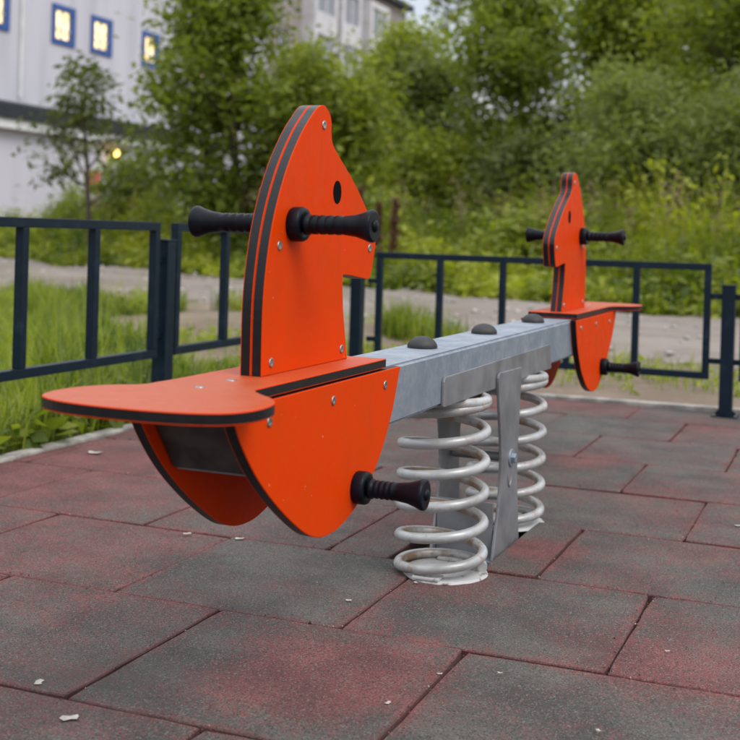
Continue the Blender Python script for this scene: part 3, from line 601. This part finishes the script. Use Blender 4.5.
# ------------------------------------------------------------------ trees and bushes
def grow(mb, g, p, d, L, r_, depth, tips, seg=5, bend=.18, up=.12):
    pts = [Vector(p)]; d = Vector(d).normalized(); rr = [r_]
    for i in range(seg):
        d = (d + Vector(g.normal(0, bend, 3)) + Vector((0, 0, up))).normalized(); pts.append(pts[-1] + d * L / seg); rr.append(r_ * (1 - .62 * (i + 1) / seg))
    mb.tube(pts, rr, 6 if depth > 1 else 5 if depth else 4, cap=False)
    return pts, rr
def tree(name, label, x, y, height, spread, clear, nleaf, leaf, mat, seed, bark='bark', stems=1, clump=.34, up=.12, limbs=11, group=None, ratio=2.0, droop=0.0, cat='tree', tdark=0.0, lean=(0, 0)):
    g = np.random.RandomState(seed); o = empty(name, (x, y, float(hgt(x, y)) - .02)); tag(o, label, cat, group)
    mb = MB(); cl = []
    for s in range(stems):
        a0 = 2 * math.pi * s / max(stems, 1) + g.uniform(0, 1)
        sd0 = Vector((math.cos(a0) * .35, math.sin(a0) * .35, 1)) if stems > 1 else Vector((g.normal(0, .05) + lean[0], g.normal(0, .05) + lean[1], 1))
        Ls = height * (.86 if stems == 1 else g.uniform(.6, .85)); r0 = height * (.016 if stems == 1 else .010)
        pts, rr = grow(mb, g, (g.normal(0, .08) * (stems > 1), g.normal(0, .08) * (stems > 1), 0), sd0, Ls, r0, 2, None, 9, .07, .10)
        nl = limbs if stems == 1 else max(4, limbs * 2 // stems)
        for i in range(nl):
            t = clear + (1 - clear) * (i + g.uniform(0, .8)) / nl; t = min(t, .98); q = t * 9; a, b = pts[int(q)], pts[min(int(q) + 1, 9)]
            p0 = a.lerp(b, q - int(q)); az = i * 2.4 + g.uniform(-.5, .5) + s
            el = .25 + .75 * t; Lb = spread * (1.05 - .62 * abs(t - (.35 + clear * .4)) / .7) * g.uniform(.65, 1.1) * (1 if stems == 1 else .7)
            d = Vector((math.cos(az) * math.cos(el), math.sin(az) * math.cos(el), math.sin(el)))
            bp, _ = grow(mb, g, p0, d, Lb, rr[int(q)] * .55, 1, None, 5, .16, up * .6)
            for j in range(4):
                u = g.uniform(.3, 1) * 5; k0 = min(int(u), 4); p1 = bp[k0].lerp(bp[k0 + 1], u - k0)
                d2 = (Vector(g.normal(0, 1, 3)) + d * .9).normalized(); tp, _ = grow(mb, g, p1, d2, Lb * .42, rr[int(q)] * .2, 0, None, 3, .2, up * .5)
                cl += [tp[1], tp[2], tp[3]]
            cl += [bp[3], bp[4], bp[5]]
        cl += [pts[-1], pts[-2]]
    mb.build('trunk', bark, o)
    C_ = np.array([c[:] for c in cl]); nl = len(C_); wt = g.uniform(.3, 1.6, nl); wt /= wt.sum()
    idx = g.choice(nl, nleaf, p=wt); rad = clump * g.uniform(.6, 1.5, nl)
    P = C_[idx] + g.normal(size=(nleaf, 3)) * rad[idx][:, None] * np.array([1, 1, .75])
    P = P[P[:, 2] > .05]; idx = idx[:len(P)]
    ct = g.uniform(0, 1, nl); T = (.68 * ct[idx] + .32 * g.uniform(size=len(P)) - tdark).clip(0, 1)
    fill_mesh('crown', *leaves(P, leaf, g, T, .35, ratio, droop), mat, o)
    return o
GT = 'trees behind the weeds'
SB = 'shrubs in the weeds'
tree('maple_tree', 'bushy dark green tree in front of the white building', -9.2, 18.8, 6.8, 1.85, .08, 21000, .18, 'leaf_mid', 21, clump=.31, limbs=19, group=GT)
tree('maple_tree', 'shorter yellow-green bushy tree beside the dark green one, below the grey block', -7.6, 19.6, 5.0, 1.6, .10, 16000, .155, 'leaf_yellow', 22, clump=.28, limbs=16, group=GT, stems=3, tdark=.1)
tree('rowan_sapling', 'thin sparse sapling with drooping leaf sprays before the white wall', -11.1, 16.9, 3.9, 1.15, .34, 1150, .19, 'leaf_rowan', 23, clump=.17, limbs=10, group=GT, ratio=2.6, droop=.4)
tree('birch_tree', 'slim dark-stemmed tree in front of the grey block balconies', -9.5, 27.5, 6.6, 1.7, .25, 7500, .18, 'leaf_yellow', 24, clump=.28, limbs=13, group=GT, lean=(.10, 0))
tree('willow_tree', 'grey-green tree with a rounded top standing right of the grey block', -7.5, 27.5, 5.4, 1.8, .15, 13000, .17, 'leaf_grey', 25, clump=.32, limbs=15, group=GT, tdark=.2)
tree('poplar_tree', 'tall airy tree with sky showing through its crown', -10.2, 37, 13.5, 2.8, .40, 2000, .28, 'leaf_dark', 26, clump=.50, limbs=15, group=GT, bark='palebark')
tree('shrub', 'bright yellow-green shrub at the foot of the airy tall tree', -6.9, 23.0, 3.2, 1.3, .06, 9000, .17, 'leaf_yellow', 27, clump=.28, limbs=12, stems=4, cat='shrub', group=SB, tdark=.1)
tree('aspen_tree', 'broad yellow-green tree rising behind the far horse', -4.6, 24.5, 6.7, 2.1, .08, 23000, .17, 'leaf_mid', 28, clump=.34, limbs=18, group=GT)
tree('aspen_tree', 'tall dark tree behind the grey-green willow, its top against the sky', -3.0, 33.5, 11.0, 3.2, .15, 11000, .28, 'leaf_dark', 29, clump=.46, limbs=17, group=GT)
tree('willow_bush', 'large grey-green willow bush overhanging the weeds', -1.7, 18.6, 4.2, 1.8, .05, 24000, .145, 'leaf_grey', 30, clump=.28, limbs=16, stems=5, ratio=3.2, droop=.1, cat='shrub', group=SB)
tree('willow_bush', 'grey-green willow bush with a dark hollow below, beside the large one', .2, 18.0, 3.9, 1.6, .08, 19000, .145, 'leaf_grey', 31, clump=.28, limbs=14, stems=4, ratio=3.2, tdark=.15, cat='shrub', group=SB)
tree('aspen_tree', 'light yellow-green tree rising over the willow bushes', -2.2, 22.8, 6.3, 2.0, .2, 17000, .17, 'leaf_yellow', 32, clump=.34, limbs=16, group=GT, tdark=.12)
tree('aspen_tree', 'tall mid-green tree with a bare dark limb crossing its leaves', 1.0, 19.8, 7.6, 2.2, .3, 15000, .175, 'leaf_yellow', 33, clump=.32, limbs=14, group=GT, tdark=.2)
tree('willow_bush', 'dark low bush in the shade under the yellow-green tree', -4.2, 21.0, 2.9, 1.3, .05, 9000, .16, 'leaf_dark', 34, clump=.28, limbs=12, stems=4, cat='shrub', group=SB)
tree('aspen_tree', 'dense green tree filling the gap behind the willow bushes', .6, 27.5, 7.6, 2.7, .1, 13000, .25, 'leaf_mid', 35, clump=.42, limbs=16, group=GT, tdark=.15)
tree('shrub', 'low green shrub against the lower white wall', -13.5, 22.0, 2.4, 1.2, .05, 7000, .17, 'leaf_mid', 36, clump=.28, limbs=10, stems=4, cat='shrub', group=SB)
tree('elder_bush', 'small yellow-green bush among the bright weeds at the edge of the gravel', -2.5, 15.0, 1.3, .7, .05, 3000, .14, 'leaf_yellow', 37, clump=.2, limbs=9, stems=4, cat='shrub', group=SB, tdark=.1)
tree('elder_bush', 'low dark bush in the weeds beside the rusty dock stalks', -5.9, 16.6, 1.5, .9, .05, 4500, .14, 'leaf_mid', 38, clump=.2, limbs=9, stems=4, cat='shrub', group=SB, tdark=.15)

# ------------------------------------------------------------------ buildings
k = NT('white_render'); P_ = k.pos()
st_ = k.n('Mapping'); k.put(st_.inputs[0], P_); st_.inputs['Scale'].default_value = (1, 1, .12)
col = k.mix(k.ramp(k.noise(st_.outputs[0], 1.4, 5), .4, .75), (.50, .50, .555), (.42, .42, .47)); k.bump(k.noise(P_, 6, 4), .2, .02)
MAT['render'] = k.set(Base_Color=col, Roughness=.9)
MAT['bluepaint'] = plain('blue_paint', (.018, .07, .26), .5, 0, .2, 6)
MAT['darkroof'] = plain('dark_green_roof', (.010, .017, .020), .7, 0, .3, 3)
MAT['whitetrim'] = plain('white_trim', (.62, .64, .64), .7, 0, .1, 3)
MAT['redsign'] = plain('red_board', (.42, .07, .06), .6)
k = NT('lit_window'); P_ = k.pos()
fl = k.ramp(k.noise(P_, 2.6, 3), .35, .65, 2.2, 4.2); k.put(k.b.inputs['Emission Strength'], k.math('MULTIPLY', fl, .42)); k.b.inputs['Emission Color'].default_value = (1, .72, .34, 1)
MAT['lit'] = k.set(Base_Color=(.3, .25, .15), Roughness=.2)
k = NT('lamp_glass'); k.b.inputs["Emission Strength"].default_value = 4; k.b.inputs['Emission Color'].default_value = (1, .62, .12, 1); MAT['lampglass'] = k.set(Base_Color=(.8, .6, .2))
k = NT('brick_wall'); P_ = k.pos(); bt = k.n('TexBrick'); mpn = k.n('Mapping'); k.put(mpn.inputs[0], P_); mpn.inputs['Rotation'].default_value = (0, R(90), 0)
cx = k.n('CombineXYZ'); sx_ = k.n('SeparateXYZ'); k.put(sx_.inputs[0], P_); k.t.links.new(sx_.outputs[1], cx.inputs[0]); k.t.links.new(sx_.outputs[2], cx.inputs[1]); k.put(bt.inputs['Vector'], cx.outputs[0])
bt.inputs['Scale'].default_value = 1; bt.inputs['Brick Width'].default_value = .26; bt.inputs['Row Height'].default_value = .085; bt.inputs['Mortar Size'].default_value = .01
bt.inputs['Color1'].default_value = (.30, .27, .255, 1); bt.inputs['Color2'].default_value = (.22, .195, .185, 1); bt.inputs['Mortar'].default_value = (.38, .36, .34, 1)
MAT['brick'] = k.set(Base_Color=k.mix(k.ramp(k.noise(P_, .8, 5), .3, .7), bt.outputs[0], (.22, .20, .19)), Roughness=.95)
MAT['glass'] = plain('dark_glass', (.03, .04, .05), .08)
MAT['paleglass'] = plain('curtained_glass', (.20, .22, .25), .15)
MAT['balcony'] = plain('balcony_panel', (.50, .50, .52), .8, 0, .12, 1.5)

XW = -26.4
bw = empty('white_building', (XW, 40, 0)); tag(bw, 'white rendered building with blue-framed lit windows and a dark canopy', 'building')
def bpart(name, lo, hi, mat, parent, org, bev=0.0):
    m_ = MB(); m_.box([a - b for a, b in zip(lo, org)], [a - b for a, b in zip(hi, org)], bev); return m_.build(name, mat, parent)
O = (XW, 40, 0)
WIN = [(31.75, 33.25), (35.68, 37.11), (38.15, 39.6), (41.8, 43.13), (46.0, 47.4), (49.6, 51.0)]
zw0, zw1 = 7.55, 9.05
# wall with real openings
m_ = MB(); yy = [18.0] + [v for a in WIN for v in a] + [53.0]
for i in range(0, len(yy) - 1, 2): m_.box((XW - .5 - O[0], yy[i] - 40, zw0), (XW - O[0], yy[i + 1] - 40, zw1))
m_.box((-.5, 18 - 40, -.3), (0, 53 - 40, zw0 - .0005)); m_.box((-.5, 18 - 40, zw1 + .0005), (0, 53 - 40, 13.5)); m_.box((-12, 53.001 - 40, -.3), (-.001, 53.3 - 40, 13.5))
m_.build('wall', 'render', bw)
bpart('parapet', (XW - .6, 17.9, 13.501), (XW + .1, 53.4, 13.75), 'whitetrim', bw, O)
for y in (33.9, 44.5):
    m_ = MB(); m_.tube([(.07, y - 40, 5.3), (.07, y - 40, 13.4)], .055, 8); m_.build('downpipe', 'whitetrim', bw)
for a, b in WIN:
    f = MB(); t_ = .22
    f.box((-.12, a - 40 + .001, zw0 + .001), (.06, a - 40 + t_, zw1 - .001)); f.box((-.12, b - 40 - t_, zw0 + .001), (.06, b - 40 - .001, zw1 - .001))
    f.box((-.12, a - 40 + t_ + .001, zw0 + .001), (.06, b - 40 - t_ - .001, zw0 + t_)); f.box((-.12, a - 40 + t_ + .001, zw1 - t_), (.06, b - 40 - t_ - .001, zw1 - .001))
    wn = f.build('window', 'bluepaint', bw)
    mid = (a + b) / 2 - 40
    m_ = MB(); m_.box((-.10, mid - .04, zw0 + t_), (-.02, mid + .04, zw1 - t_)); m_.box((-.10, a - 40 + t_, zw0 + .55), (-.03, b - 40 - t_, zw0 + .60)); m_.build('glazing_bar', 'whitetrim', wn)
    m_ = MB(); m_.box((-.16, a - 40 + t_ - .02, zw0 + t_ - .02), (-.13, b - 40 - t_ + .02, zw1 - t_ + .02)); m_.build('pane', 'lit', wn)
an = MB(); an.box((.001, 20 - 40, -.3), (1.2, 47 - 40, 3.95)); an.build('annex_wall', 'render', bw)
m_ = MB(); m_.box((.001, 19.8 - 40, 3.951), (1.55, 47.2 - 40, 4.28), .01); m_.build('ledge', 'whitetrim', bw)
m_ = MB(); m_.add([(.002, 19.7 - 40, 4.281), (1.65, 19.7 - 40, 4.281), (1.65, 19.7 - 40, 4.78), (.002, 19.7 - 40, 5.1)] + [(.002, 47.3 - 40, 4.281), (1.65, 47.3 - 40, 4.281), (1.65, 47.3 - 40, 4.78), (.002, 47.3 - 40, 5.1)], [(0, 1, 2, 3), (4, 5, 6, 7), (0, 1, 5, 4), (1, 2, 6, 5), (2, 3, 7, 6), (3, 0, 4, 7)]); m_.build('canopy_roof', 'darkroof', bw)
lm = empty('wall_lamp', (XW + 1.21, 37.9, 3.62)); tag(lm, 'small yellow lamp lit on the white building below its canopy', 'lamp')
m_ = MB(); m_.box((0, -.06, -.06), (.18, .06, .06), .01); m_.build('arm', 'darkroof', lm)
m_ = MB(); m_.lathe([(-.14, .04), (-.12, .13), (-.02, .17), (.08, .15), (.13, .05)], (.26, 0, -.05), (0, 0, 1), 16); m_.build('globe', 'lampglass', lm)
sg = empty('wall_sign', (XW + 1.21, 36.9, 2.4)); tag(sg, 'small faded red board on the lower white wall', 'sign')
m_ = MB(); m_.box((0, -.4, -.4), (.05, .4, .4), .01); m_.build('board', 'redsign', sg)

# grey brick block
XG = -28.0; bg_ = empty('apartment_block', (XG, 66, 0)); tag(bg_, 'grey brick apartment block with white balcony panels behind the trees', 'building')
Y0, Y1, H = 53.9, 77.5, 16.4; SH = 3.0
OP = []
for fl in range(5):
    zb = .9 + fl * SH + .6
    for yc, ww, bal in ((55.6, 1.3, 0), (58.3, 1.4, 0), (62.2, 2.6, 1), (66.0, 2.4, 1), (70.6, 2.6, 1), (74.2, 1.3, 0)): OP.append((yc - ww / 2, yc + ww / 2, zb, zb + 1.5, bal))
ycuts = sorted({Y0, Y1, *[o[0] for o in OP], *[o[1] for o in OP]}); zcuts = sorted({-.3, H, *[o[2] for o in OP], *[o[3] for o in OP]})
m_ = MB()
for a, b in zip(ycuts, ycuts[1:]):
    for c, d in zip(zcuts, zcuts[1:]):
        if not any(o[0] <= a and b <= o[1] and o[2] <= c and d <= o[3] for o in OP): m_.add([(0, a - 66, c), (0, b - 66, c), (0, b - 66, d), (0, a - 66, d)], [(0, 1, 2, 3)])
m_.box((-12, Y0 - 66, -.3), (-.3, Y1 - 66, H)); m_.build('wall', 'brick', bg_)
for a, b, c, d, bal in OP:
    f = MB(); t_ = .09
    for lo_, hi_ in (((-.25, a, c), (-.12, a + t_, d)), ((-.25, b - t_, c), (-.12, b, d)), ((-.25, a + t_, c), (-.12, b - t_, c + t_)), ((-.25, a + t_, d - t_), (-.12, b - t_, d)), ((-.25, (a + b) / 2 - .04, c + t_), (-.12, (a + b) / 2 + .04, d - t_))):
        f.box((lo_[0], lo_[1] - 66, lo_[2]), (hi_[0], hi_[1] - 66, hi_[2]))
    wn = f.build('window', 'whitetrim', bg_); g_ = MB(); g_.box((-.21, a - 66 + .02, c + .02), (-.19, b - 66 - .02, d - .02)); g_.build('pane', 'glass', wn)
    if bal:
        q = MB(); q.box((.01, a - 66 - .3, c - .95), (.85, b - 66 + .3, c - .05)); q.box((.01, a - 66 - .3, d + .15), (.85, b - 66 + .3, d + .55)); q.box((.01, a - 66 - .3, c - .049), (.85, a - 66 + .1, d + .149)); q.box((.01, b - 66 - .1, c - .049), (.85, b - 66 + .3, d + .149)); q.box((.70, (a + b) / 2 - 66 - .05, c - .049), (.84, (a + b) / 2 - 66 + .05, d + .149))
        lo = q.build('balcony', 'balcony', bg_); q = MB(); q.box((.72, a - 66 + .101, c - .04), (.75, b - 66 - .101, d + .14)); q.build('pane', 'paleglass', lo)
m_ = MB(); m_.box((-12.4, Y0 - 66 - .3, H + .001), (.5, Y1 - 66 + .3, H + .35)); m_.build('roof', 'darkroof', bg_)

# ------------------------------------------------------------------ scraps on the tiles
LIT = [(.397, .964, .020, .8), (.531, .984, .024, .2), (.678, .028, .022, 1.9), (.807, -.063, .030, .5), (.952, .661, .014, .3), (1.215, .203, .012, 1.2), (1.582, .653, .010, .2), (1.539, .245, .010, 2.2), (1.248, .359, .011, .4), (1.09, .862, .016, .6), (1.03, .84, .012, 2), (-.40, 1.72, .05, .1), (1.61, 1.728, .02, .4), (1.339, .41, .010, .1),]
LL = {0: 'shorter pale leaf scrap on the tile under the near seat', 1: 'longer pale leaf scrap on the tile under the near seat', 2: 'small curled leaf scrap lying in a dark tile joint',
      3: 'largest pale triangular leaf scrap on the worn grey tile', 9: 'pale leaf scrap just in front of the near coil spring', 11: 'flat pale scrap lying beside the kerb by the lush grass', 12: 'pale scrap on the grey tile beyond the springs, away from the kerb'}
for i, (x, y, s, a) in enumerate(LIT):
    g = random.Random(i); n = 9; pts = []
    for j in range(n):
        t = 2 * math.pi * j / n; r_ = s * g.uniform(.75, 1.1) * (1 if abs(math.cos(t)) > .5 else .45); pts.append((r_ * math.cos(t), r_ * math.sin(t), .0008 + .15 * s * (math.cos(t) ** 2) * g.uniform(.6, 1)))
    m_ = MB(); m_.add(pts + [(0, 0, .0008)] + [(px, py, pz + .0007) for px, py, pz in pts] + [(0, 0, .0016)], [(j, (j + 1) % n, n) for j in range(n)] + [(n + 1 + j, n + 1 + (j + 1) % n, 2 * n + 1) for j in range(n)] + [(j, (j + 1) % n, n + 1 + (j + 1) % n, n + 1 + j) for j in range(n)])
    o = m_.build('leaf_scrap', 'litter'); o.location = (x, y, .0035); o.rotation_euler = (0, 0, a)
    o.scale = (.5, .5, .5)
    tag(o, LL.get(i, 'tiny pale crumb of dry leaf lying on the worn rubber tiles'), 'leaf litter', None if i in LL else 'crumbs scattered on the tiles')

# loose rubber crumbs along the joints
g = np.random.RandomState(8); n = 3400
x = g.uniform(-.5, 2.2, n); y = g.uniform(-.4, 3.9, n); sel = g.uniform(size=n) < .75
near = np.round(y / .5) * .5; y = np.where(sel, near + g.normal(0, .012, n), y)
sel2 = (g.uniform(size=n) < .4); row = np.floor(y / .5) % 2; jx = np.where(row > 0, np.round(x / .5) * .5, np.round((x - .25) / .5) * .5 + .25); y2 = g.uniform(-.4, 3.9, n); row2 = np.floor(y2 / .5) % 2
jx2 = np.where(row2 > 0, np.round(x / .5) * .5, np.round((x - .25) / .5) * .5 + .25); x = np.where(sel2, jx2 + g.normal(0, .01, n), x); y = np.where(sel2, y2, y)
c0 = np.stack([x, y, np.full(n, .0022)], 1); sz = (g.uniform(.0008, .0026, n) * (1 + (g.uniform(size=n) < .04)))[:, None]
tet = np.array([[1, 0, -.3], [-.5, .87, -.3], [-.5, -.87, -.3], [.1, .1, .9]]); ang = g.uniform(0, 6.28, n)
Rm = np.stack([np.cos(ang), -np.sin(ang), np.sin(ang), np.cos(ang)], 1).reshape(n, 2, 2); T4 = np.repeat(tet[None], n, 0) * g.uniform(.5, 1.4, (n, 4, 1))
T4[:, :, :2] = np.einsum('nij,nkj->nki', Rm, T4[:, :, :2]); V = (c0[:, None, :] + T4 * sz[:, None, :]).reshape(-1, 3)
i4 = np.arange(n)[:, None] * 4; F = np.concatenate([i4 + np.array([[0, 1, 2]]), i4 + np.array([[0, 3, 1]]), i4 + np.array([[1, 3, 2]]), i4 + np.array([[2, 3, 0]])])
k = NT('rubber_crumb'); at = k.n('Attribute', attribute_name='tint'); col = k.mix(k.ramp(at.outputs['Fac'], .1, .5), (.03, .028, .027), (.20, .07, .062)); col = k.mix(k.ramp(at.outputs['Fac'], .9, .92), col, (.34, .30, .25)); MAT['crumb'] = k.set(Base_Color=col, Roughness=.9)
tag(fill_mesh('rubber_crumbs', V, F, np.repeat(g.uniform(size=n), 4), 'crumb'), 'loose red and black rubber crumbs along the tile joints', 'crumbs', kind='stuff')

# stones on the gravel
g = np.random.RandomState(14); n = 500; x = g.uniform(-14, 5, n); f_ = g.uniform(size=n); y = np.interp(x, xg, yl) * (1 - f_) + np.interp(x, xg, yu) * f_
oc = np.array([[1, 0, 0], [0, 1, 0], [-1, 0, 0], [0, -1, 0], [0, 0, .7], [0, 0, -.7]]); V = (np.stack([x, y, hgt(x, y) + .03], 1)[:, None, :] + oc[None] * g.uniform(.6, 1.3, (n, 6, 1)) * (g.uniform(.012, .05, n))[:, None, None]).reshape(-1, 3)
i6 = np.arange(n)[:, None] * 6; F = np.concatenate([i6 + np.array([t_]) for t_ in ((0, 1, 4), (1, 2, 4), (2, 3, 4), (3, 0, 4), (1, 0, 5), (2, 1, 5), (3, 2, 5), (0, 3, 5))])
tag(fill_mesh('loose_stones', V, F, np.repeat(g.uniform(size=n), 6), 'kerb'), 'loose pale stones scattered over the gravel track', 'stones', kind='stuff')
